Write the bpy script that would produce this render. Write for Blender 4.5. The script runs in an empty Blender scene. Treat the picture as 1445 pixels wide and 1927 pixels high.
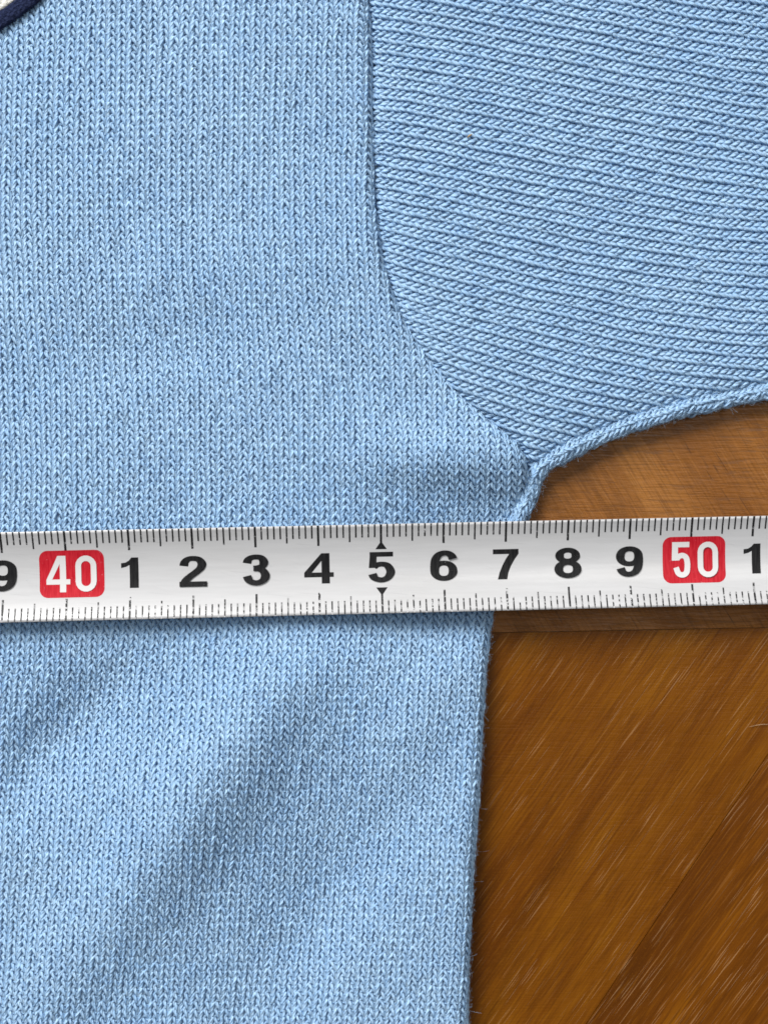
import bpy, bmesh, math
import numpy as np
from mathutils import Vector, Matrix
rng = np.random.default_rng(7)
scene = bpy.context.scene
COL = scene.collection
MM = 0.001

# ------------------------------------------------------------------ camera
PW, PH = 1445.0, 1927.0
TARGET = Vector((0.0, 0.0, 0.005))
CAMPOS = Vector((-0.0040, 0.0, 0.2262))
cd = bpy.data.cameras.new('camera')
cam = bpy.data.objects.new('camera', cd)
COL.objects.link(cam)
fwd = (TARGET - CAMPOS).normalized()
right = fwd.cross(Vector((0, 1, 0))).normalized()
up = right.cross(fwd).normalized()
cam.matrix_world = Matrix(((right.x, up.x, -fwd.x, CAMPOS.x),
                           (right.y, up.y, -fwd.y, CAMPOS.y),
                           (right.z, up.z, -fwd.z, CAMPOS.z), (0, 0, 0, 1)))
TANV = 0.08205 / (TARGET - CAMPOS).length
cd.sensor_fit = 'VERTICAL'
cd.angle = 2 * math.atan(TANV)
cd.clip_start = 0.005
cd.clip_end = 50
cd.dof.use_dof = True
cd.dof.focus_distance = (TARGET - CAMPOS).length
cd.dof.aperture_fstop = 11.0
scene.camera = cam

# ------------------------------------------------------------------ light
world = bpy.data.worlds.new('World')
scene.world = world
world.use_nodes = True
bg = world.node_tree.nodes['Background']
bg.inputs[0].default_value = (0.93, 0.97, 1.0, 1)
bg.inputs[1].default_value = 0.20


def area(name, loc, size, size_y, watts, col):
    l = bpy.data.lights.new(name, 'AREA')
    l.shape = 'RECTANGLE'
    l.size, l.size_y, l.energy, l.color = size, size_y, watts, col
    o = bpy.data.objects.new(name, l)
    COL.objects.link(o)
    o.location = loc
    o.rotation_euler = (Vector((0, 0, 0)) - Vector(loc)).to_track_quat('-Z', 'Y').to_euler()
    return o


area('window_light', (-0.85, 1.20, 1.1), 1.1, 0.9, 46.0, (1.0, 0.985, 0.96))
area('fill_light', (0.55, 0.35, 1.9), 0.6, 0.6, 4.0, (1.0, 0.97, 0.93))  # weaker overhead lamp added as fill, not a known ceiling fixture

vs = scene.view_settings
vs.view_transform = 'Standard'
vs.look = 'None'
vs.exposure = 0.42
vs.gamma = 1.0
vs.use_curve_mapping = False
scene.cycles.filter_width = 1.65
scene.cycles.max_bounces = 6
scene.cycles.diffuse_bounces = 5

# ------------------------------------------------------------------ photo pixel -> point at height z
RT, UP, FW, CP = (np.array(v) for v in (right, up, fwd, CAMPOS))


def w3(px, py, z):
    px, py, z = np.broadcast_arrays(np.asarray(px, float), np.asarray(py, float), np.asarray(z, float))
    a = (px - PW / 2) / (PH / 2) * TANV
    b = -(py - PH / 2) / (PH / 2) * TANV
    d = FW + a[..., None] * RT + b[..., None] * UP
    t = (z - CP[2]) / d[..., 2]
    return CP + d * t[..., None]


PX = float(w3(723.5, 963, .005)[0] - w3(722.5, 963, .005)[0])   # metres per photo pixel on the garment


# ------------------------------------------------------------------ materials
class N:
    def __init__(self, name):
        self.m = bpy.data.materials.new(name)
        self.m.use_nodes = True
        self.t = self.m.node_tree
        self.b = self.t.nodes['Principled BSDF']

    def n(self, typ, **kw):
        o = self.t.nodes.new(typ)
        for k, v in kw.items():
            if k in o.inputs.keys():
                self.set(o.inputs[k], v)
            else:
                setattr(o, k, v)
        return o

    def set(self, sock, v):
        if isinstance(v, bpy.types.NodeSocket):
            self.t.links.new(v, sock)
        else:
            sock.default_value = v

    def bs(self, **kw):
        for k, v in kw.items():
            self.set(self.b.inputs[k.replace('_', ' ')], v)

    def mapping(self, coord, scale, rot=0.0, loc=(0, 0, 0)):
        r = self.n('ShaderNodeMapping', vector_type='POINT')
        self.t.links.new(coord, r.inputs['Vector'])
        r.inputs['Rotation'].default_value = (0, 0, rot)
        r.inputs['Scale'].default_value = (1, 1, 1)
        r2 = self.n('ShaderNodeMapping')
        self.t.links.new(r.outputs[0], r2.inputs['Vector'])
        r2.inputs['Scale'].default_value = scale
        r2.inputs['Location'].default_value = loc
        return r2.outputs[0]

    def noise(self, vec, scale=1.0, detail=3.0, rough=0.55, dist=0.0):
        o = self.n('ShaderNodeTexNoise')
        self.t.links.new(vec, o.inputs['Vector'])
        o.inputs['Scale'].default_value = scale
        o.inputs['Detail'].default_value = detail
        o.inputs['Roughness'].default_value = rough
        o.inputs['Distortion'].default_value = dist
        return o.outputs['Fac']

    def ramp(self, fac, stops):
        o = self.n('ShaderNodeValToRGB')
        self.t.links.new(fac, o.inputs[0])
        e = o.color_ramp.elements
        while len(e) < len(stops):
            e.new(0.5)
        for el, (p, c) in zip(e, stops):
            el.position = p
            el.color = (c, c, c, 1) if isinstance(c, (int, float)) else (*c, 1)
        return o.outputs[0]

    def mix(self, fac, a, b, blend='MIX'):
        o = self.n('ShaderNodeMix', data_type='RGBA', blend_type=blend)
        self.set(o.inputs[0], fac)
        for s, v in ((o.inputs[6], a), (o.inputs[7], b)):
            self.set(s, v if isinstance(v, bpy.types.NodeSocket) else (*v, 1))
        return o.outputs[2]

    def math(self, op, a, b=0.0, c=0.0):
        o = self.n('ShaderNodeMath', operation=op)
        for s, v in zip(o.inputs, (a, b, c)):
            self.set(s, v)
        return o.outputs[0]

    def bump(self, h, dist, strength=1.0, prev=None):
        o = self.n('ShaderNodeBump')
        o.inputs['Strength'].default_value = strength
        o.inputs['Distance'].default_value = dist
        self.t.links.new(h, o.inputs['Height'])
        if prev is not None:
            self.t.links.new(prev, o.inputs['Normal'])
        return o.outputs[0]


def yarn_material(name, base, light, dark):
    k = N(name)
    uv = k.n('ShaderNodeUVMap').outputs[0]
    rnd = k.n('ShaderNodeAttribute', attribute_name='rnd').outputs['Fac']
    obj = k.n('ShaderNodeTexCoord').outputs['Object']
    # fibres run along the yarn with a slight twist
    sp = k.n('ShaderNodeSeparateXYZ')
    k.t.links.new(uv, sp.inputs[0])
    tw = k.math('MULTIPLY_ADD', sp.outputs[0], 0.33, sp.outputs[1])
    cb = k.n('ShaderNodeCombineXYZ')
    k.t.links.new(k.math('MULTIPLY', sp.outputs[0], 0.55), cb.inputs[0])
    k.t.links.new(k.math('MULTIPLY', tw, 9.0), cb.inputs[1])
    k.t.links.new(k.math('MULTIPLY', rnd, 40.0), cb.inputs[2])
    fib = k.noise(cb.outputs[0], 1.6, 4.0, 0.6)
    ply = k.math('SINE', k.math('MULTIPLY', tw, 2 * math.pi * 3))
    big = k.noise(obj, 45.0, 2.0)
    c = k.mix(k.ramp(fib, [(0.32, 0.0), (0.68, 1.0)]), base, light)
    c = k.mix(k.math('MULTIPLY', k.ramp(rnd, [(0.0, 1.0), (0.5, 0.0)]), 0.25), c, dark)
    c = k.mix(k.math('MULTIPLY', k.ramp(big, [(0.4, 0.0), (0.7, 1.0)]), 0.18), c, light)
    nb = k.bump(ply, 0.00009, 0.9)
    nb = k.bump(fib, 0.00010, 1.0, nb)
    k.bs(Base_Color=c, Roughness=0.6, Normal=nb, Specular_IOR_Level=0.3)
    # fibres let some light through
    tr = k.n('ShaderNodeBsdfTranslucent')
    k.t.links.new(c, tr.inputs[0])
    mx = k.n('ShaderNodeMixShader')
    mx.inputs[0].default_value = 0.22
    k.t.links.new(k.b.outputs[0], mx.inputs[1])
    k.t.links.new(tr.outputs[0], mx.inputs[2])
    k.t.links.new(mx.outputs[0], k.t.nodes['Material Output'].inputs[0])
    return k.m


M_YARN = yarn_material('blue_yarn', (0.31, 0.565, 0.90), (0.56, 0.77, 0.97), (0.24, 0.485, 0.85))


def plain(name, col, rough=0.6, spec=0.4):
    k = N(name)
    k.bs(Base_Color=(*col, 1), Roughness=rough, Specular_IOR_Level=spec)
    return k.m


M_FUZZ = plain('blue_fuzz', (0.42, 0.60, 0.80), 0.6)
M_NAVYFUZZ = plain('navy_fuzz', (0.014, 0.02, 0.065), 0.8, 0.2)


def felt(name, a, b, scale, amp):
    k = N(name)
    o = k.n('ShaderNodeTexCoord').outputs['Object']
    f = k.noise(o, scale, 4.0, 0.65)
    v = k.n('ShaderNodeTexVoronoi')
    k.t.links.new(o, v.inputs['Vector'])
    v.inputs['Scale'].default_value = scale * 0.7
    h = k.math('ADD', f, v.outputs['Distance'])
    k.bs(Base_Color=k.mix(k.ramp(f, [(0.35, 0.0), (0.7, 1.0)]), a, b), Roughness=0.9,
         Normal=k.bump(h, amp), Specular_IOR_Level=0.15)
    return k.m


M_NAVY = felt('navy_felt', (0.006, 0.010, 0.035), (0.022, 0.032, 0.085), 2600.0, 0.0004)
M_WHITE_FELT = felt('cream_felt', (0.66, 0.64, 0.58), (0.86, 0.85, 0.80), 2200.0, 0.0003)


def wood(name, ang, dark, mid, lite, fleck, line, seed, darkpores, spec):
    """ang: direction of the grain; fleck: how many pale pores; line: strength of the fine cross relief along x"""
    k = N(name)
    o = k.n('ShaderNodeTexCoord').outputs['Object']
    broad = k.noise(k.mapping(o, (9, 75, 1), -ang, (seed, 0, 0)), 1.0, 4.0, 0.6, 0.8)
    vein = k.noise(k.mapping(o, (14, 330, 1), -ang, (seed, 3, 0)), 1.0, 5.0, 0.62, 0.5)
    fine = k.noise(k.mapping(o, (120, 2900, 1), -ang, (seed, 5, 0)), 1.0, 3.0, 0.65, 0.2)
    grit = k.noise(o, 3800.0, 2.0, 0.6)
    c = k.mix(k.ramp(broad, [(0.32, 0.0), (0.50, 0.55), (0.68, 1.0)]), dark, mid)
    c = k.mix(k.ramp(broad, [(0.55, 0.0), (0.72, 0.75)]), c, lite)
    c = k.mix(k.math('MULTIPLY', k.ramp(vein, [(0.36, 1.0), (0.46, 0.0)]), 0.75), c, dark)
    knot = k.noise(k.mapping(o, (14, 95, 1), -ang, (seed * 2, 1, 0)), 1.0, 6.0, 0.68, 0.5)
    c = k.mix(k.math('MULTIPLY', k.ramp(knot, [(0.54, 0.0), (0.70, 1.0)]), 0.75), c, tuple(v * 0.5 for v in dark))
    c = k.mix(k.math('MULTIPLY', k.ramp(fine, [(0.38, 1.0), (0.50, 0.0)]), 0.48), c, tuple(v * 0.62 for v in dark))
    c = k.mix(k.math('MULTIPLY', k.ramp(fine, [(0.56, 0.0), (0.66, 1.0)]), 0.28), c, lite)
    c = k.mix(k.math('MULTIPLY', k.ramp(grit, [(0.58, 0.0), (0.70, 1.0)]), 0.22), c, lite)
    # pale filled pores, thin dashes along the grain
    p1 = k.noise(k.mapping(o, (95, 5200, 1), -ang + 0.02, (1, seed, 0)), 1.0, 1.5, 0.5, 0.15)
    p2 = k.noise(k.mapping(o, (38, 120, 1), -ang, (seed, 7, 0)), 1.0, 3.0, 0.6)
    th = 0.70 - 0.045 * fleck
    pf = k.math('MULTIPLY', k.ramp(p1, [(th, 0.0), (th + 0.035, 1.0)]), k.ramp(p2, [(0.40, 0.12), (0.62, 1.0)]))
    c = k.mix(k.math('MULTIPLY', pf, 0.22 + 0.08 * fleck), c, (0.60, 0.36, 0.17))
    if darkpores:
        d1 = k.noise(k.mapping(o, (150, 2600, 1), -ang, (4, seed, 2)), 1.0, 1.0, 0.4)
        dd = k.math('MULTIPLY', k.ramp(d1, [(0.66, 0.0), (0.70, 1.0)]), k.ramp(p2, [(0.40, 1.0), (0.52, 0.0)]))
        c = k.mix(k.math('MULTIPLY', dd, 0.7), c, (0.05, 0.02, 0.006))
    # fine relief lines along x
    l1 = k.noise(k.mapping(o, (150, 2300, 1), 0.0, (0, seed, 0)), 1.0, 3.0, 0.6, 1.0)
    lm = k.noise(k.mapping(o, (14, 30, 1), 0.0, (seed, 0, 0)), 1.0, 2.0, 0.5)
    ll = k.math('MULTIPLY', k.ramp(l1, [(0.40, 0.0), (0.60, 1.0)]), k.ramp(lm, [(0.35, 0.25), (0.65, 1.0)]))
    c = k.mix(k.math('MULTIPLY', k.ramp(l1, [(0.36, 1.0), (0.46, 0.0)]), 0.26 * line), c, tuple(v * 0.5 for v in dark))
    nb = k.bump(ll, 0.00005 * line, 0.8)
    nb = k.bump(fine, 0.00002, 0.5, nb)
    nb = k.bump(pf, 0.00004, 0.6, nb)
    k.bs(Base_Color=c, Roughness=k.math('MULTIPLY_ADD', ll, 0.10, 0.28), Normal=nb, Specular_IOR_Level=spec)
    return k.m


M_WOOD_TOP = wood('wood_border_strip', math.radians(-58), (0.20, 0.073, 0.013), (0.265, 0.105, 0.022),
                  (0.325, 0.138, 0.030), 0.9, 2.0, 1.7, True, 0.2)
M_WOOD_A = wood('wood_diagonal_golden', math.radians(55), (0.115, 0.032, 0.001), (0.175, 0.058, 0.002),
                (0.25, 0.094, 0.003), 1.35, 0.3, 5.1, False, 0.13)
M_WOOD_B = wood('wood_diagonal_russet', math.radians(54), (0.100, 0.028, 0.0012), (0.18, 0.056, 0.002),
                (0.26, 0.095, 0.003), 1.9, 0.12, 9.4, False, 0.13)


def enamel():
    k = N('white_enamel')
    o = k.n('ShaderNodeTexCoord').outputs['Object']
    f = k.noise(k.mapping(o, (90, 1500, 800)), 1.0, 3.0, 0.6)
    s = k.noise(k.mapping(o, (200, 900, 300), 0.3), 1.0, 2.0, 0.5)
    d = k.noise(o, 900.0, 3.0, 0.6)
    c = k.mix(k.ramp(f, [(0.4, 0.0), (0.65, 1.0)]), (0.495, 0.495, 0.505), (0.525, 0.525, 0.535))
    c = k.mix(k.math('MULTIPLY', k.ramp(d, [(0.73, 0.0), (0.78, 1.0)]), 0.45), c, (0.45, 0.44, 0.43))
    sm = k.noise(k.mapping(o, (35, 160, 100)), 1.0, 3.0, 0.6, 0.4)
    c = k.mix(k.math('MULTIPLY', k.ramp(sm, [(0.50, 0.0), (0.72, 1.0)]), 0.16), c, (0.40, 0.39, 0.37))
    sc = k.noise(k.mapping(o, (120, 5200, 400), 0.12), 1.0, 1.0, 0.4)
    c = k.mix(k.math('MULTIPLY', k.ramp(sc, [(0.70, 0.0), (0.73, 1.0)]), 0.3), c, (0.33, 0.33, 0.34))
    nb = k.bump(f, 0.000004, 0.5)
    nb = k.bump(k.ramp(s, [(0.64, 0.0), (0.7, 1.0)]), 0.00001, 0.5, nb)
    k.bs(Base_Color=c, Roughness=0.30, Normal=nb, Specular_IOR_Level=0.5, Coat_Weight=0.25, Coat_Roughness=0.12)
    return k.m


M_TAPE = enamel()


def ink(name, col, col2, wear, white=(0.54, 0.54, 0.55), stretch=(900, 260, 300)):
    k = N(name)
    o = k.n('ShaderNodeTexCoord').outputs['Object']
    g = k.n('ShaderNodeNewGeometry').outputs['Position']
    w = k.noise(k.mapping(g, (1100, 1700, 300), 0.2), 1.0, 4.0, 0.7)
    patch = k.noise(g, 130.0, 2.0)
    st = k.noise(k.mapping(g, (4200, 420, 300), -0.03), 1.0, 3.0, 0.6)
    c = k.mix(k.ramp(st, [(0.38, 0.0), (0.66, 1.0)]), col, col2)
    lo = 0.70 - 0.14 * wear
    fac = k.math('MULTIPLY', k.ramp(w, [(lo, 0.0), (lo + 0.05, 1.0)]),
                 k.ramp(patch, [(0.42 - 0.1 * wear, 0.15 * min(wear, 1)), (0.60, 1.0)]))
    c = k.mix(fac, c, white)
    k.bs(Base_Color=c, Roughness=0.42, Normal=k.bump(st, 0.00001, 0.5), Specular_IOR_Level=0.17)
    return k.m


M_BLACK = ink('black_ink', (0.006, 0.006, 0.007), (0.018, 0.018, 0.019), 0.1)
M_TICK = ink('black_tick_ink', (0.008, 0.008, 0.009), (0.02, 0.02, 0.021), 0.65)
M_TICKWORN = ink('worn_tick_ink', (0.010, 0.010, 0.011), (0.05, 0.05, 0.05), 1.35)
M_RED = ink('red_ink', (0.40, 0.006, 0.016), (0.52, 0.022, 0.035), 0.25, (0.75, 0.35, 0.36))
M_NUMWHITE = plain('white_print', (0.62, 0.61, 0.61), 0.35)


# ------------------------------------------------------------------ object helpers
def link(name, me, mat=None, parent=None):
    o = bpy.data.objects.new(name, me)
    COL.objects.link(o)
    if mat is not None and me is not None and not me.materials:
        me.materials.append(mat)
    if parent is not None:
        o.parent = parent
    return o


def empty(name, loc=(0, 0, 0)):
    o = bpy.data.objects.new(name, None)
    o.empty_display_size = 0.01
    COL.objects.link(o)
    o.location = loc
    return o


def tag(o, label, cat, group=None):
    o['label'] = label
    o['category'] = cat
    if group:
        o['group'] = group


def grid_mesh(name, verts, faces, smooth=True):
    """fast mesh from numpy verts (n,3) and quads (m,4)"""
    me = bpy.data.meshes.new(name)
    nv, nf = len(verts), len(faces)
    k = faces.shape[1]
    me.vertices.add(nv)
    me.vertices.foreach_set('co', np.ascontiguousarray(verts, dtype=np.float32).ravel())
    me.loops.add(nf * k)
    me.loops.foreach_set('vertex_index', np.ascontiguousarray(faces, dtype=np.int32).ravel())
    me.polygons.add(nf)
    me.polygons.foreach_set('loop_start', np.arange(0, nf * k, k, dtype=np.int32))
    me.polygons.foreach_set('loop_total', np.full(nf, k, dtype=np.int32))
    me.polygons.foreach_set('use_smooth', np.full(nf, smooth, dtype=bool))
    me.update(calc_edges=True)
    return me


# ------------------------------------------------------------------ table (three veneer planks)
table = empty('table')
tag(table, 'brown varnished wooden table top of joined veneer planks under the sweater', 'table')


def slab(name, poly, z0, z1, mat, bevel=0.00006):
    bm = bmesh.new()
    vs_ = [bm.verts.new((x, y, z1)) for x, y in poly]
    f = bm.faces.new(vs_)
    if f.normal.z < 0:
        f.normal_flip()
    r = bmesh.ops.extrude_face_region(bm, geom=[f])
    for v in r['geom']:
        if isinstance(v, bmesh.types.BMVert):
            v.co.z = z0
    bmesh.ops.recalc_face_normals(bm, faces=bm.faces)
    bmesh.ops.bevel(bm, geom=[e for e in bm.edges if all(v.co.z == z1 for v in e.verts)], offset=bevel,
                    segments=2, affect='EDGES')
    me = bpy.data.meshes.new(name)
    bm.to_mesh(me)
    bm.free()
    return link(name, me, mat, table)


j0 = w3(925, 1191, 0)[:2]
j1 = w3(1445, 1181, 0)[:2]
jd = (j1 - j0) / np.linalg.norm(j1 - j0)
jn = np.array((-jd[1], jd[0]))
k0 = w3(1435, 1432, 0)[:2]
k1 = w3(1102, 1927, 0)[:2]
kd = (k0 - k1) / np.linalg.norm(k0 - k1)
kn = np.array((kd[1], -kd[0]))       # to the right of the joint
G = 0.00005
L = 0.22
c0 = j0 + jd * 0.03
ti = np.dot(c0 - k1, jn) / np.dot(kd, jn)
X = k1 + kd * ti                     # where the diagonal joint meets the strip
A_, B_ = c0 - jd * L, c0 + jd * L
slab('plank', [A_ + jn * G, B_ + jn * G, B_ + jn * 0.2, A_ + jn * 0.2], -0.02, 0.0, M_WOOD_TOP)
Bot = X - kd * 0.26
slab('plank', [A_ - jn * G, X - jn * G - kn * G, Bot - kn * G, A_ - jn * 0.22], -0.02, -0.00005, M_WOOD_A)
slab('plank', [X - jn * G + kn * G, B_ - jn * G, B_ - jn * 0.22, Bot + kn * G], -0.02, -0.00002, M_WOOD_B)

# ------------------------------------------------------------------ the sweater's outlines, in photo pixels
EDGE_Y = np.array([-400, 0, 60, 100, 250, 400, 491, 538, 591, 622, 663, 699, 738, 768, 796, 827, 854, 880, 905, 940,
                   975, 1060, 1150, 1262, 1482, 1628, 1815, 1927, 2200.])
EDGE_X = np.array([686, 692, 696, 698, 699, 706, 718, 733, 752, 768, 793, 821, 855, 888, 922, 958, 981, 990, 994, 990,
                   977, 950, 925, 911, 899, 888, 879, 877, 872.])
yy = np.arange(-400, 2200, 4.0)
xx = np.interp(yy, EDGE_Y, EDGE_X)
ker = np.hanning(15)
ker /= ker.sum()
xs = np.convolve(np.pad(xx, 7, 'edge'), ker, 'valid')
sl = np.gradient(xs, yy)
SX = np.array([980, 1013, 1040, 1077, 1126, 1183, 1240, 1296, 1353, 1398, 1445, 1600, 1800.])
SY = np.array([915, 893, 874, 853, 831, 808, 791, 776, 763, 754, 745, 722, 700.])
sxx = np.arange(700, 1800, 4.0)
syy = np.convolve(np.pad(np.interp(sxx, SX, SY) + np.where(sxx < 980, (980 - sxx) * .7, 0), 5, 'edge'),
                  np.hanning(13)[1:-1] / np.hanning(13).sum(), 'valid')
ssl = np.gradient(syy, sxx)


def smooth01(t):
    t = np.clip(t, 0, 1)
    return t * t * (3 - 2 * t)


def body_z(x, y):
    """height of the garment's upper layer in metres"""
    z = 4.35 - 0.75 * (x - 722) / 722
    z = z - 0.3 * np.exp(-((y - 1068) / 60) ** 2) - 3.1 * smooth01((x - 500) / 400) * np.exp(-((y - 1064) / 140) ** 2)
    f = 0.0
    # soft folds under the tape, running from lower left to upper right
    for (cx, cy, ang, wid, ln, amp) in FOLDS:
        ca, sa = math.cos(ang), math.sin(ang)
        u = (x - cx) * ca - (y - cy) * sa           # along (photo y points down)
        v = (x - cx) * sa + (y - cy) * ca           # across, positive to the lower right
        f = f + amp * np.exp(-(v / wid) ** 2) * np.exp(-(u / ln) ** 2)
    z = z + f * smooth01((np.abs(y - 1072) - 60) / 170)      # the tape presses the cloth flat
    # the underarm corner sinks
    z = z - 1.0 * np.exp(-(((x - 1000) / 90) ** 2 + ((y - 975) / 75) ** 2))
    z = z + 0.25 * np.sin(x / 140 + y / 210) * np.sin(y / 175 - 1.0)
    return z * MM


FOLDS = [(380, 1490, math.radians(54), 110, 330, 4.7), (620, 1680, math.radians(57), 90, 330, -2.1),
         (120, 1390, math.radians(45), 75, 190, -2.7), (130, 1830, math.radians(50), 80, 200, 1.2),
         (330, 650, math.radians(12), 60, 330, -0.4), (300, 520, math.radians(12), 70, 330, 0.4),
         (790, 1360, math.radians(60), 60, 220, 1.0), (850, 868, math.radians(-4), 66, 170, 2.2)]


def roll(d, R, phimax):
    """distance inside an edge -> (distance after rolling over it, drop)"""
    ph = np.clip((R - d) / R, 0, phimax)
    return np.where(d < R, R - R * np.sin(ph), d), np.where(d < R, R * (1 - np.cos(ph)), 0.0), (R - d) / R


# wales of the body drift a little sideways
DY = np.array([-400, 0, 300, 420, 560, 700, 860, 1000, 1200, 2200.])
DS = np.array([-.02, -.02, -.015, .02, .055, .05, .01, -.03, -.06, -.065])
dyy = np.arange(-400, 2204, 4.0)
dxx = np.cumsum(np.interp(dyy, DY, DS)) * 4.0
dxx -= np.interp(600, dyy, dxx)
WB, HB = 19.35, 14.75


def wob(U, V, a, b, c):
    return np.sin(U * a + 1.3 * np.sin(V * b)) * np.sin(V * c + 0.7 * np.sin(U * 0.21))


def P_body(U, V):
    y = 2060 - V * HB + 3.0 * np.sin(U * 0.11) + 1.3 * wob(U, V, .9, .13, .37)
    x = -180 + U * WB + np.interp(y, dyy, dxx) + 1.6 * wob(U, V, .53, .21, .29)
    e, s = np.interp(y, yy, xs), np.interp(y, yy, sl)
    nrm = 1 / np.sqrt(1 + s * s)
    d = (e - x) * nrm
    t = smooth01((y - 810) / 110)
    R = 23 + 1 * t
    pm = 1.55 + 0.9 * t
    dn, drop, ph = roll(d, R, pm)
    z = body_z(x, y) - drop * PX
    z = np.maximum(z, 0.00055 + 0.0002 * np.sin(V))
    x2, y2 = x + (d - dn) * nrm, y - (d - dn) * s * nrm
    return w3(x2, y2, z), ph - pm, x2, y2


RW = np.array([-250, 250, 450, 600, 700, 830, 950.])
XW = np.array([650, 700, 800, 1000, 1200, 1445, 1700.])
SLT = np.array([[.06, .08, .17, .20, .19, .14, .12], [.08, .09, .18, .20, .19, .14, .12],
                [.18, .20, .21, .21, .175, .06, .04], [.36, .36, .28, .22, .18, .05, .03],
                [.38, .38, .34, .26, .19, .04, .02], [.4, .4, .38, .28, .18, .03, .0], [.4, .4, .38, .28, .18, .03, .0]])
gx = np.arange(650, 1704, 4.0)
gr = np.arange(-250, 954, 4.0)
S1 = np.stack([np.interp(gx, XW, r) for r in SLT])
S2 = np.stack([np.interp(gr, RW, S1[:, j]) for j in range(len(gx))], 1)
S2 = np.cumsum(S2, 1) * 4.0
S2 -= S2[:, [int((1075 - 650) / 4)]]


def bil(r, x):
    fi = np.clip((r + 250) / 4, 0, len(gr) - 1.001)
    fj = np.clip((x - 650) / 4, 0, len(gx) - 1.001)
    i, j = fi.astype(int), fj.astype(int)
    a, b = fi - i, fj - j
    return (S2[i, j] * (1 - a) * (1 - b) + S2[i + 1, j] * a * (1 - b) + S2[i, j + 1] * (1 - a) * b
            + S2[i + 1, j + 1] * a * b)


WS, HS = 21.8, 13.3


def P_sleeve(U, V):
    r = -170 + U * WS + 1.8 * wob(U, V, .47, .19, .23)
    x = 640 + V * HS - 0.17 * (r - 400) + 1.2 * wob(U, V, .7, .15, .41)
    y = r + bil(r, x)
    z = 4.15 - 1.4 * (x - 722) / 722 * 0.35 + 0.25 * np.sin(x / 160 + 1) * np.sin(y / 150)
    # seam on the left
    e, s = np.interp(y, yy, xs), np.interp(y, yy, sl)
    nrm = 1 / np.sqrt(1 + s * s)
    d = (x - e) * nrm - 1.0
    z = z - 0.8 * np.exp(-np.maximum(d, 0) / 45) * (1 - 0.8 * smooth01((y - 520) / 200))
    Rr = 19 + 11 * smooth01((y - 480) / 200)
    dn, drop, ph = roll(d, Rr, 1.5)
    x2, y2 = x + (dn - d) * nrm, y - (dn - d) * s * nrm
    ok = ph - 1.5
    # lower edge with its rolled seam
    e2, s2 = np.interp(x2, sxx, syy), np.interp(x2, sxx, ssl)
    n2 = 1 / np.sqrt(1 + s2 * s2)
    d2 = (e2 - y2) * n2 - 20.0
    z = z - 1.1 * np.exp(-np.maximum(d2, 0) / 40)
    dn2, drop2, ph2 = roll(d2, 15.0, 1.3)
    y3 = y2 + (d2 - dn2) * n2
    x3 = x2 - (d2 - dn2) * s2 * n2
    z = z * MM - (drop + drop2) * PX
    z = np.maximum(z, 0.0006)
    ok = np.maximum(ok, ph2 - 1.3)
    return w3(x3, y3, z), ok, x3, y3


# rolled seam along the sleeve's lower edge and round the underarm, down beside the body
BX = np.array([1800, 1600, 1445, 1398, 1353, 1296, 1240, 1183, 1126, 1077, 1040, 1016, 1003, 993, 975, 950, 930.])
BY = np.array([690, 712, 735, 744, 753, 766, 781, 798, 821, 843, 863, 881, 903, 936, 976, 1040, 1100.])
bl = np.concatenate([[0], np.cumsum(np.hypot(np.diff(BX), np.diff(BY)))])
bt = np.arange(0, bl[-1], 3.0)
_k = np.hanning(17) / np.hanning(17).sum()
bxx = np.convolve(np.pad(np.interp(bt, bl, BX), 8, 'edge'), _k, 'valid')
byy = np.convolve(np.pad(np.interp(bt, bl, BY), 8, 'edge'), _k, 'valid')
NB = np.hypot(np.gradient(bxx, bt), np.gradient(byy, bt))
btx, bty = np.gradient(bxx, bt) / NB, np.gradient(byy, bt) / NB


def P_band(U, V):
    # V runs along the seam, U goes round it
    s = bt[-1] - 10 - V * 11.5
    cx, cy = np.interp(s, bt, bxx), np.interp(s, bt, byy)
    tx, ty = np.interp(s, bt, btx), np.interp(s, bt, bty)
    nx, ny = ty, -tx                       # photo px: points to the garment's inside or outside, fixed below
    R = 14.5 + 1.2 * np.sin(V * 0.55) + 0.8 * np.sin(V * 1.7)
    ph = (U - 1.5) * 1.12 + 0.2           # angle from the top of the roll, + outwards
    zc = 2.0 - 0.5 * smooth01((s - bl[-1] * 0.72) / 120) + 0.18 * np.sin(V * 0.33)
    off = R * np.sin(ph)
    x, y = cx - nx * off * BAND_SIGN, cy - ny * off * BAND_SIGN
    z = zc * MM + R * np.cos(ph) * PX
    return w3(x, y, np.maximum(z, 0.0005)), np.full(np.shape(U), -1.0), x, y


BAND_SIGN = -1.0

# ------------------------------------------------------------------ knitting
LEG = np.array([(-0.50, -0.40, -0.15), (-0.26, -0.56, -0.13), (-0.09, -0.46, -0.05), (-0.07, -0.16, 0.07),
                (-0.17, 0.22, 0.135), (-0.30, 0.60, 0.135), (-0.40, 0.90, 0.06), (-0.33, 1.08, -0.07),
                (0.0, 1.14, -0.15)])
LOOP = np.concatenate([LEG, LEG[-2::-1] * np.array((-1, 1, 1))])


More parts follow.
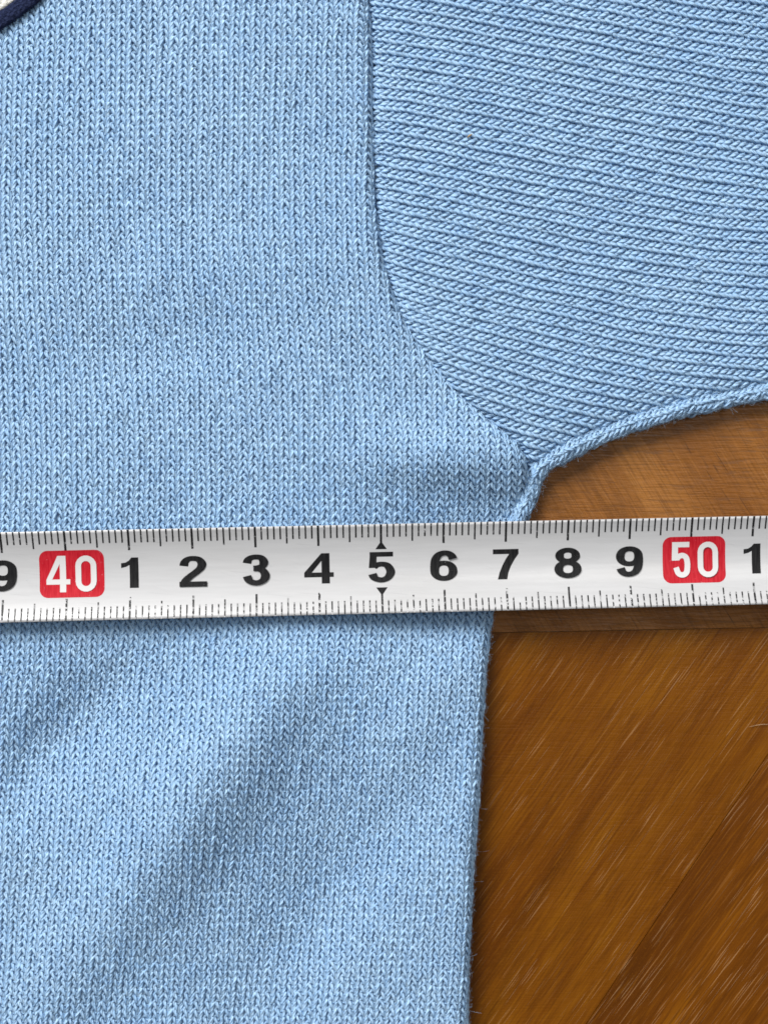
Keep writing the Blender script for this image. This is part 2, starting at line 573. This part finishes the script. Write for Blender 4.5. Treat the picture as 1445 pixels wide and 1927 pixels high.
def knit(P, nu, nv, W, name, parent, shear=0.21, rad=0.182, sides=6, test=None, twist=1.0, lobe=0.14, umin=0, vmin=0,
         mat=M_YARN, jit=0.024, narrow=1.0, rib=0.15, flat=0.8):
    U0, V0 = np.meshgrid(np.arange(umin, nu), np.arange(vmin, nv), indexing='ij')
    U0, V0 = U0.ravel().astype(float), V0.ravel().astype(float)
    _, ok, x, y = P(U0, V0)
    keep = ok < 0
    if test is not None:
        keep &= test(x, y)
    U0, V0 = U0[keep], V0[keep]
    n, m = len(U0), len(LOOP)
    a, b, c = LOOP[:, 0][None], LOOP[:, 1][None], LOOP[:, 2][None]
    a = np.where(np.abs(a) < 0.49, a * narrow, a)
    back = np.clip((c + 0.14) / 0.17, 0, 1)
    ja, jb, jc = (rng.normal(0, s, (n, 1)) for s in (jit, jit * 1.3, jit * .9))
    wid = 1 + rng.normal(0, 0.045, (n, 1))
    shr = shear + rng.normal(0, 0.035, (n, 1))
    side = np.where(a < 0, 1.0, -1.0)
    jc2 = rng.normal(0, 0.03, (n, 1))
    aa = a * wid - shr * (b - 0.3) * back + ja * back
    bb = b + jb * back + 0 * a
    cc = c + (jc + jc2 * side) * back - rib * a * a * back
    Uf, Vf = (U0[:, None] + aa).ravel(), (V0[:, None] + bb).ravel()
    e = 0.05
    p = P(Uf, Vf)[0]
    pu = P(Uf + e, Vf)[0] - P(Uf - e, Vf)[0]
    pv = P(Uf, Vf + e)[0] - P(Uf, Vf - e)[0]
    nr = np.cross(pu, pv)
    nr /= np.linalg.norm(nr, axis=1, keepdims=True) + 1e-12
    Wm = W * PX
    p = (p + nr * (cc.ravel() * Wm)[:, None]).reshape(n, m, 3)
    nr = nr.reshape(n, m, 3)
    q, nq, keepi = p, nr, list(range(m))
    M = len(keepi)
    t = np.gradient(q, axis=1)
    t /= np.linalg.norm(t, axis=2, keepdims=True) + 1e-12
    sd = np.cross(t, nq)
    sd /= np.linalg.norm(sd, axis=2, keepdims=True) + 1e-12
    nn = np.cross(sd, t)
    seg = np.linalg.norm(np.diff(q, axis=1), axis=2)
    s = np.concatenate([np.zeros((n, 1)), np.cumsum(seg, 1)], 1) / MM
    th = np.arange(sides) * 2 * np.pi / sides
    rr = rad * Wm * (1 + rng.normal(0, 0.07, (n, 1)))
    tw = twist * s * 1.9 + rng.uniform(0, 6.28, (n, 1))
    rho = rr[..., None] * (1 + lobe * np.cos(2 * (th[None, None] - tw[..., None])))
    v = (q[:, :, None] + rho[..., None] * (np.cos(th)[None, None, :, None] * sd[:, :, None]
                                           + flat * np.sin(th)[None, None, :, None] * nn[:, :, None]))
    base = (np.arange(n) * M * sides)[:, None, None]
    k = np.arange(M - 1)[None, :, None] * sides
    j = np.arange(sides)[None, None]
    j2 = (j + 1) % sides
    f = np.stack([base + k + j, base + k + j2, base + k + sides + j2, base + k + sides + j], -1).reshape(-1, 4)
    me = grid_mesh(name, v.reshape(-1, 3), f)
    # uv: millimetres along the yarn, turns round it; random value per stitch
    uvv = me.uv_layers.new(name='UVMap')
    su = np.stack([s[:, :-1], s[:, :-1], s[:, 1:], s[:, 1:]], -1)[:, :, None].repeat(sides, 2)
    ju = np.arange(sides)
    vv = np.stack([ju, ju + 1, ju + 1, ju], -1)[None, None].repeat(n, 0).repeat(M - 1, 1) / sides
    uvv.data.foreach_set('uv', np.stack([su, vv], -1).astype(np.float32).ravel())
    at = me.attributes.new('rnd', 'FLOAT', 'POINT')
    at.data.foreach_set('value', rng.uniform(0, 1, n).repeat(M * sides).astype(np.float32))
    o = link(name, me, mat, parent)
    o['kind'] = 'stuff'
    return o


def sheet(P, u0, u1, v0, v1, du, dv, name, parent, mat, off):
    uu, vv = np.arange(u0, u1 + du, du), np.arange(v0, v1 + dv, dv)
    U, V = np.meshgrid(uu, vv, indexing='ij')
    p, ok, x, y = P(U.ravel(), V.ravel())
    e = 0.1
    pu = P(U.ravel() + e, V.ravel())[0] - P(U.ravel() - e, V.ravel())[0]
    pv = P(U.ravel(), V.ravel() + e)[0] - P(U.ravel(), V.ravel() - e)[0]
    nr = np.cross(pu, pv)
    nr /= np.linalg.norm(nr, axis=1, keepdims=True) + 1e-12
    p = p + nr * off
    p[:, 2] = np.maximum(p[:, 2], 0.00012)
    nu, nv = U.shape
    idx = np.arange(nu * nv).reshape(nu, nv)
    f = np.stack([idx[:-1, :-1], idx[1:, :-1], idx[1:, 1:], idx[:-1, 1:]], -1).reshape(-1, 4)
    good = (ok < 0.5)[f].all(1)
    return link(name, grid_mesh(name, p, f[good]), mat, parent)


sweater = empty('knitted_sweater')
tag(sweater, 'light blue stockinette knit sweater lying flat, sleeve joined at the armhole seam', 'sweater')

body = sheet(P_body, 0, 66, -2, 152, 0.5, 1.0, 'body_panel', sweater, M_YARN, -0.00027)
body['label'] = 'light blue body panel with stitches running up and down'
knit(P_body, 68, 152, WB, 'knit_stitches', body)
sleeve = sheet(P_sleeve, 0, 53, -4, 86, 0.5, 1.0, 'sleeve_panel', sweater, M_YARN, -0.00022)
sleeve['label'] = 'light blue sleeve panel with stitches running sideways'
knit(P_sleeve, 54, 86, WS, 'knit_stitches', sleeve, shear=0.20, rad=0.176, narrow=0.93, rib=0.2, flat=0.7)
band = sheet(P_band, -0.5, 4, 0, 95, 0.25, 1.0, 'underarm_seam', sweater, M_YARN, -0.00018)
band['label'] = 'rolled light blue seam along the lower sleeve edge'
knit(P_band, 4, 95, 14.5, 'knit_stitches', band, shear=0.3, rad=0.225, umin=0, jit=0.07, rib=0.5)


# fuzz: loose fibres standing off the yarn
def fuzz(P, n, umax, vmax, name, parent, mat, length, edge=None, umin=0, vmin=0, r=0.0000085):
    U, V = rng.uniform(umin, umax, n), rng.uniform(vmin, vmax, n)
    p, ok, x, y = P(U, V)
    e = 0.05
    nr = np.cross(P(U + e, V)[0] - P(U - e, V)[0], P(U, V + e)[0] - P(U, V - e)[0])
    nr /= np.linalg.norm(nr, axis=1, keepdims=True) + 1e-12
    keep = ok < 0
    if edge is not None:
        keep &= edge(x, y)
    p, nr = p[keep], nr[keep]
    n = len(p)
    dirn = rng.normal(0, 1, (n, 3))
    dirn -= nr * (dirn * nr).sum(1, keepdims=True) * 0.7
    dirn /= np.linalg.norm(dirn, axis=1, keepdims=True)
    curl = rng.normal(0, 1, (n, 3))
    ln = length * rng.uniform(0.4, 1.5, (n, 1))
    pts = []
    for k in range(5):
        t = k / 4
        pts.append(p + nr * (0.00025 + 0.00028 * math.sin(t * 2.6) * (ln / length)) + dirn * ln * t + curl * ln * 0.35 * t * t)
    q = np.stack(pts, 1)
    q[..., 2] = np.maximum(q[..., 2], 0.00006)
    t = np.gradient(q, axis=1)
    t /= np.linalg.norm(t, axis=2, keepdims=True) + 1e-12
    sd = np.cross(t, nr[:, None] + 0.01)
    sd /= np.linalg.norm(sd, axis=2, keepdims=True) + 1e-12
    nn = np.cross(sd, t)
    th = np.arange(3) * 2 * np.pi / 3
    v = q[:, :, None] + r * (np.cos(th)[None, None, :, None] * sd[:, :, None] + np.sin(th)[None, None, :, None] * nn[:, :, None])
    base = (np.arange(n) * 15)[:, None, None]
    k = np.arange(4)[None, :, None] * 3
    j = np.arange(3)[None, None]
    j2 = (j + 1) % 3
    f = np.stack([base + k + j, base + k + j2, base + k + 3 + j2, base + k + 3 + j], -1).reshape(-1, 4)
    o = link(name, grid_mesh(name, v.reshape(-1, 3), f), mat, parent)
    o['kind'] = 'stuff'
    return o


fuzz(P_body, 8000, 62, 150, 'loose_fibres', body, M_FUZZ, 0.0011)
fuzz(P_sleeve, 4000, 52, 84, 'loose_fibres', sleeve, M_FUZZ, 0.0011)
fuzz(P_band, 1500, 3, 94, 'loose_fibres', band, M_FUZZ, 0.0008)
fuzz(P_body, 30000, 68, 75, 'edge_fibres', body, M_FUZZ, 0.0006,
     edge=lambda x, y: (x > np.interp(y, yy, xs) - 9) & (y > 840), umin=44)

# ------------------------------------------------------------------ appliqué in the upper left corner
badge = empty('applique_patch')
badge.parent = sweater
BC = np.array((-256.0, -371.0))


def ring(r0, r1, a0, a1, nr_, na, thick, lift, bulge, name, mat, parent):
    vs_, fs = [], []
    aa = np.linspace(a0, a1, na)
    ts = np.linspace(0, 1, nr_)
    prof = [(t, lift + bulge * (1 - abs(2 * t - 1) ** 4)) for t in ts]
    prof = [(0, lift - thick)] + prof + [(1, lift - thick)]
    for i, a in enumerate(aa):
        jr = 1.1 * math.sin(i * 1.7) * math.sin(i * .37) + rng.normal(0, 0.35)
        for t, h in prof:
            r = r0 + (r1 - r0) * t + (jr if t == 1 else 0)
            x, y = BC[0] + r * math.cos(a), BC[1] + r * math.sin(a)
            z = float(body_z(np.array(max(x, -170.)), np.array(y))) + h
            vs_.append(w3(x, y, z))
    m = len(prof)
    for i in range(na - 1):
        for j in range(m - 1):
            fs.append((i * m + j, i * m + j + 1, (i + 1) * m + j + 1, (i + 1) * m + j))
    me = grid_mesh(name, np.array(vs_).reshape(-1, 3), np.array(fs)[:, ::-1])
    return link(name, me, mat, parent)


brd = ring(467, 499.5, math.radians(18), math.radians(90), 12, 220, 0.0010, 0.00075, 0.00045, 'border', M_NAVY, badge)
brd['label'] = 'navy felt border of the patch'
fil = ring(330, 468, math.radians(18), math.radians(90), 24, 120, 0.0008, 0.00085, 0.0, 'fill', M_WHITE_FELT, badge)
fil['label'] = 'cream white felt centre of the patch'


def P_badge(U, V):
    r, a = 466 + U, np.radians(18 + V)
    x, y = BC[0] + r * np.cos(a), BC[1] + r * np.sin(a)
    return w3(x, y, body_z(np.maximum(x, -170.), y) + 0.00095), np.full(np.shape(U), -1.0), x, y


fuzz(P_badge, 3500, 33, 70, 'felt_fibres', badge, M_NAVYFUZZ, 0.00045, r=0.000014)

# ------------------------------------------------------------------ tape measure
T0 = w3(717.7, 1069.5, 0.0049)
tape = empty('tape_measure', T0)
TSLOPE = math.atan(0.020)
tape.rotation_euler = (0, TSLOPE, math.radians(1.22))
tag(tape, 'white steel tape measure blade with black centimetre numbers lying across the sweater', 'tape measure')
HWD = 7.1          # half width as seen, mm
CURV = 0.0335


def prof_z(y):      # mm -> mm, concave upwards
    return CURV * y * y - 0.0000 * y ** 4


bm = bmesh.new()
ys = np.linspace(-HWD, HWD, 33)
xsn = np.linspace(-125, 125, 60)
top = [[bm.verts.new((x * MM, y * MM, prof_z(y) * MM)) for y in ys] for x in xsn]
bot = [[bm.verts.new((x * MM, y * MM, (prof_z(y) - 0.16) * MM)) for y in ys] for x in xsn]
for i in range(len(xsn) - 1):
    for j in range(len(ys) - 1):
        bm.faces.new((top[i][j], top[i + 1][j], top[i + 1][j + 1], top[i][j + 1])).smooth = True
        bm.faces.new((bot[i][j], bot[i][j + 1], bot[i + 1][j + 1], bot[i + 1][j])).smooth = True
    bm.faces.new((top[i][0], bot[i][0], bot[i + 1][0], top[i + 1][0]))
    bm.faces.new((top[i][-1], top[i + 1][-1], bot[i + 1][-1], bot[i][-1]))
for i in (0, -1):
    for j in range(len(ys) - 1):
        bm.faces.new((top[i][j], top[i][j + 1], bot[i][j + 1], bot[i][j]))
bmesh.ops.recalc_face_normals(bm, faces=bm.faces)
me = bpy.data.meshes.new('blade')
bm.to_mesh(me)
bm.free()
blade = link('blade', me, M_TAPE, tape)


def printed(name, polys, lift=0.012):
    """flat ink shapes (mm in tape coordinates) laid on the curved blade; each polygon a hair above the last"""
    bm = bmesh.new()
    for q, poly in enumerate(polys):
        t = bmesh.new()
        f = t.faces.new([t.verts.new((x, y, 0)) for x, y in poly])
        f.normal_update()
        if f.normal.z < 0:
            f.normal_flip()
        lo, hi = min(p[1] for p in poly), max(p[1] for p in poly)
        bmesh.ops.triangulate(t, faces=t.faces[:])
        for yc in np.arange(math.ceil(lo / 0.45) * 0.45, hi, 0.45):
            bmesh.ops.bisect_plane(t, geom=t.verts[:] + t.edges[:] + t.faces[:], plane_co=(0, yc, 0), plane_no=(0, 1, 0), dist=1e-6)
        for v in t.verts:
            v.co.z = prof_z(v.co.y) + lift + 0.003 * q
        tm = bpy.data.meshes.new('tmp')
        t.to_mesh(tm)
        t.free()
        bm.from_mesh(tm)
        bpy.data.meshes.remove(tm)
    for v in bm.verts:
        v.co *= MM
    me = bpy.data.meshes.new(name)
    bm.to_mesh(me)
    bm.free()
    return me


def stroke(pts, wx, wy, closed=False):
    p = np.array(pts, float)
    if closed:
        t = np.roll(p, -1, 0) - np.roll(p, 1, 0)
    else:
        t = np.gradient(p, axis=0)
    t /= np.linalg.norm(t, axis=1, keepdims=True)
    nrm = np.stack([-t[:, 1], t[:, 0]], 1) * np.array((wx, wy))
    l, r = p + nrm, p - nrm
    out = []
    rngk = range(len(p) if closed else len(p) - 1)
    for i in rngk:
        j = (i + 1) % len(p)
        out.append([tuple(l[i]), tuple(l[j]), tuple(r[j]), tuple(r[i])])
    return out


def cat(pts, n=10):
    p = np.array(pts, float)
    p = np.concatenate([[2 * p[0] - p[1]], p, [2 * p[-1] - p[-2]]])
    o = []
    for i in range(1, len(p) - 2):
        for t in np.arange(n) / n:
            a, b, c, d = p[i - 1:i + 3]
            o.append(0.5 * (2 * b + (c - a) * t + (2 * a - 5 * b + 4 * c - d) * t * t + (3 * b - a - 3 * c + d) * t ** 3))
    o.append(p[-2])
    return o


def ell(cx, cy, rx, ry, a0=0, a1=360, n=28, pw=1.0):
    a = np.radians(np.linspace(a0, a1, n, endpoint=(abs(a1 - a0) < 360)))
    return [(cx + rx * np.sign(math.cos(t)) * abs(math.cos(t)) ** pw, cy + ry * np.sign(math.sin(t)) * abs(math.sin(t)) ** pw) for t in a]


# numerals drawn about (0,0) in photo pixels, 57 px tall; pen: stems 17 px, bars 9.5 px
WX, WY = 8.4, 4.7


def g6():
    o = stroke(ell(0, -9.6, 17.6, 14.4, pw=0.92), WX, WY, True)
    o += stroke(cat([(-17.6, -9), (-17.4, 2), (-15.2, 13), (-9.5, 20.5), (-1, 23.8), (8, 23.2), (14.5, 19), (17.6, 12.4)], 6), WX, WY)
    return o


GL = {
    '1': [[(-16.4, 18.2), (-16.4, 9.0), (-7, 11.2), (-0.6, 14.6), (-0.6, -28.5), (16.2, -28.5), (16.2, 28.5), (3.2, 28.5),
           (-1.5, 23.0), (-8, 19.2)]],
    '2': stroke(cat([(-17.4, 10), (-15.6, 17), (-9.5, 22.6), (0, 24.2), (10.5, 22.2), (16.6, 14.5), (14, 6), (5, -1.8), (-6.5, -9.8), (-14, -17), (-17, -24)], 5), WX, WY)
    + [[(-26, -28.5), (26, -28.5), (26, -19.0), (-26, -19.0)]],
    '3': stroke(cat([(-17, 12.5), (-14.5, 19.2), (-8, 23.2), (1, 24.2), (10, 22.3), (14.8, 14.8), (11.8, 7.2), (3, 4.0), (-5, 3.4)], 5), WX, WY)
    + stroke(cat([(-5, 2.6), (4, 2.0), (13, -1.8), (17.2, -10.8), (13.2, -19.4), (4, -23.6), (-5, -23.4), (-13.5, -19.2), (-17.4, -11)], 5), WX, WY),
    '4': [[(5.0, -28.5), (20.5, -28.5), (20.5, 28.5), (5.0, 28.5)], [(-28, -16.5), (28, -16.5), (28, -7.6), (-28, -7.6)],
          [(-28, -7.7), (-13.5, -7.7), (5.0, 14.2), (5.0, 28.5)]],
    '5': [[(-22, 19.4), (22.5, 19.4), (22.5, 28.5), (-22, 28.5)], [(-22, 19.4), (-8.5, 19.4), (-9.5, 4.5), (-9.5, -1.5), (-24, -1.5)]]
    + stroke(cat([(-14.5, 0.2), (-8, 4.2), (1, 5.4), (11, 2.8), (17.4, -8.5), (12.6, -19), (3, -23.7), (-6, -23.2), (-14, -19.4), (-17.4, -12.5)], 5), WX, WY),
    '6': g6(),
    '7': [[(-24.5, 19.2), (24.5, 19.2), (24.5, 28.5), (-24.5, 28.5)],
          [(6.5, 19.3), (24.5, 19.3), (17, 9), (9.5, -4), (4.5, -16), (2.0, -28.5), (-16, -28.5), (-12.5, -16), (-6.5, -2), (0, 10)]],
    '8': stroke(ell(0, 13.6, 15.6, 10.4, pw=0.95), WX, WY, True) + stroke(ell(0, -11.6, 17.8, 12.4, pw=0.95), WX, WY, True),
    '9': [[(-x, -y) for x, y in q] for q in g6()],
}
# slim white numerals on the red fields, 68 px tall
def stadium(cx, rx, ry, n=10):
    h = ry - rx
    return ([(cx + rx * math.cos(t), h + rx * math.sin(t)) for t in np.linspace(0, math.pi, n)]
            + [(cx + rx * math.cos(t), -h + rx * math.sin(t)) for t in np.linspace(math.pi, 2 * math.pi, n)])


S0 = stroke(stadium(22.5, 14.2, 28.6), 5.3, 5.2, True)
S4 = [[(-11.0, -34), (0.5, -34), (0.5, 34), (-11.0, 34)], [(-36, -19.5), (8, -19.5), (8, -10), (-36, -10)],
      [(-36, -10.1), (-25.5, -10.1), (-10.9, 19), (-10.9, 34), (-14.5, 34)]]
S5 = [[(-36, 24.0), (-3, 24.0), (-3, 34), (-36, 34)], [(-36, 24.1), (-24.5, 24.1), (-24.5, -1), (-36.5, -1)]]
S5 += stroke(cat([(-27, 1.5), (-23, 6.5), (-16, 8.4), (-9.5, 4.6), (-7.2, -4), (-7.2, -14), (-9.5, -24), (-17, -28.4), (-25, -25), (-29, -14)], 5), 5.4, 5.1)
RB = []
for cx, cy, a0 in ((44, 28, 0), (-44, 28, 90), (-44, -28, 180), (44, -28, 270)):
    for t in np.linspace(a0, a0 + 90, 8):
        RB.append((cx + 16 * math.cos(math.radians(t)), cy + 16 * math.sin(math.radians(t))))
PMM = PX * 1000        # photo pixel in mm


def scl(polys, dx=0.0, dy=0.0):
    return [[((x + dx) * PMM, (y + dy) * PMM) for x, y in q] for q in polys]


def place(name, me, mat, cm, parent=tape):
    o = link(name, me, mat, parent)
    o.location = ((cm - 45) * 0.01, 0, 0)
    return o


CMS = {37: '7', 38: '8', 39: '9', 41: '1', 42: '2', 43: '3', 44: '4', 45: '5', 46: '6', 47: '7', 48: '8', 49: '9', 51: '1', 52: '2', 53: '3'}
cache = {}
for cm, g in CMS.items():
    if g not in cache:
        cache[g] = printed('numeral', scl([[(x * 0.99, y) for x, y in q] for q in GL[g]], 0.0, 2.5))
    place('numeral', cache[g], M_BLACK, cm)['label'] = 'black numeral ' + g
for cm, g in ((40, S4), (50, S5)):
    bx = 10.0 if cm == 40 else 6.0
    box = printed('red_field', scl([RB], bx, 3.0))
    b_ = place('red_field', box, M_RED, cm)
    n_ = link('numeral', printed('numeral', scl([[(x - (11.5 if cm == 40 else 6), y) for x, y in q] for q in g] + [[(x + 3.5, y) for x, y in q] for q in S0], bx, 3.0), 0.03), M_NUMWHITE, b_)
    n_['label'] = 'white numeral ' + str(cm)

# tick marks
def tick(y0, y1, w):
    return [[(-w / 2, y0), (w / 2, y0), (w / 2, y1), (-w / 2, y1)]]


E = HWD - 0.02
ticks = {}
for nm, tl, bl_, w in (('mm', 2.05, 2.05, 0.25), ('half', 2.75, 2.75, 0.26), ('cm', 3.25, 3.45, 0.36)):
    ticks[nm] = (printed('tick_mark', tick(E - tl, E, w)), printed('tick_mark', tick(-E, -E + bl_, w * 0.92)))
tri_u = printed('pointer_mark', [[(-0.92, E - 4.0), (0.92, E - 4.0), (0.0, E - 2.7)]])
tri_d = printed('pointer_mark', [[(-0.92, -E + 4.05), (0.92, -E + 4.05), (0.0, -E + 2.75)]])
far = []
for i in range(335, 576):
    cm = i / 10
    nm = 'cm' if i % 10 == 0 else ('half' if i % 5 == 0 else 'mm')
    if 387 <= i <= 518:
        place('tick_mark', ticks[nm][0], M_TICK, cm)
        place('tick_mark', ticks[nm][1], M_TICKWORN, cm)
    else:
        far.append((nm, (cm - 45) * 0.01))
fb = bmesh.new()
for nm, dx in far:
    for me in ticks[nm]:
        k = len(fb.verts)
        fb.from_mesh(me)
        fb.verts.ensure_lookup_table()
        for v in fb.verts[k:]:
            v.co.x += dx
me = bpy.data.meshes.new('far_tick_marks')
fb.to_mesh(me)
fb.free()
me.materials.clear()
link('far_tick_marks', me, M_TICK, tape)['kind'] = 'stuff'
place('pointer_mark', tri_u, M_BLACK, 45)
place('pointer_mark', tri_d, M_BLACK, 45)


# ------------------------------------------------------------------ lint and a stray hair
def strand(name, pts, r, mat):
    q = np.array(cat(pts, 6))
    t = np.gradient(q, axis=0)
    t /= np.linalg.norm(t, axis=1, keepdims=True)
    sd = np.cross(t, (0, 0, 1.0))
    sd /= np.linalg.norm(sd, axis=1, keepdims=True)
    nn = np.cross(sd, t)
    th = np.arange(5) * 2 * np.pi / 5
    rr = r * np.sin(np.linspace(0.35, math.pi - 0.35, len(q)))
    v = q[:, None] + rr[:, None, None] * (np.cos(th)[None, :, None] * sd[:, None] + np.sin(th)[None, :, None] * nn[:, None])
    f = [(i * 5 + j, i * 5 + (j + 1) % 5, (i + 1) * 5 + (j + 1) % 5, (i + 1) * 5 + j) for i in range(len(q) - 1) for j in range(5)]
    return link(name, grid_mesh(name, v.reshape(-1, 3), np.array(f)), mat)


sp = strand('lint_speck', [w3(879, 259, .0046), w3(883, 255.5, .0048), w3(888, 252.5, .0047)], 0.00016, plain('straw_lint', (0.36, 0.25, 0.12)))
tag(sp, 'tiny straw coloured speck of lint caught on the sleeve', 'lint')
hr = strand('stray_fibre', [w3(1408, 1368, .0001), w3(1424, 1364.5, .0002), w3(1440, 1363, .0002), w3(1462, 1364, .0001)], 0.00004, plain('pale_fibre', (0.42, 0.30, 0.18)))
tag(hr, 'thin pale fibre lying on the bare table at the right', 'fibre')
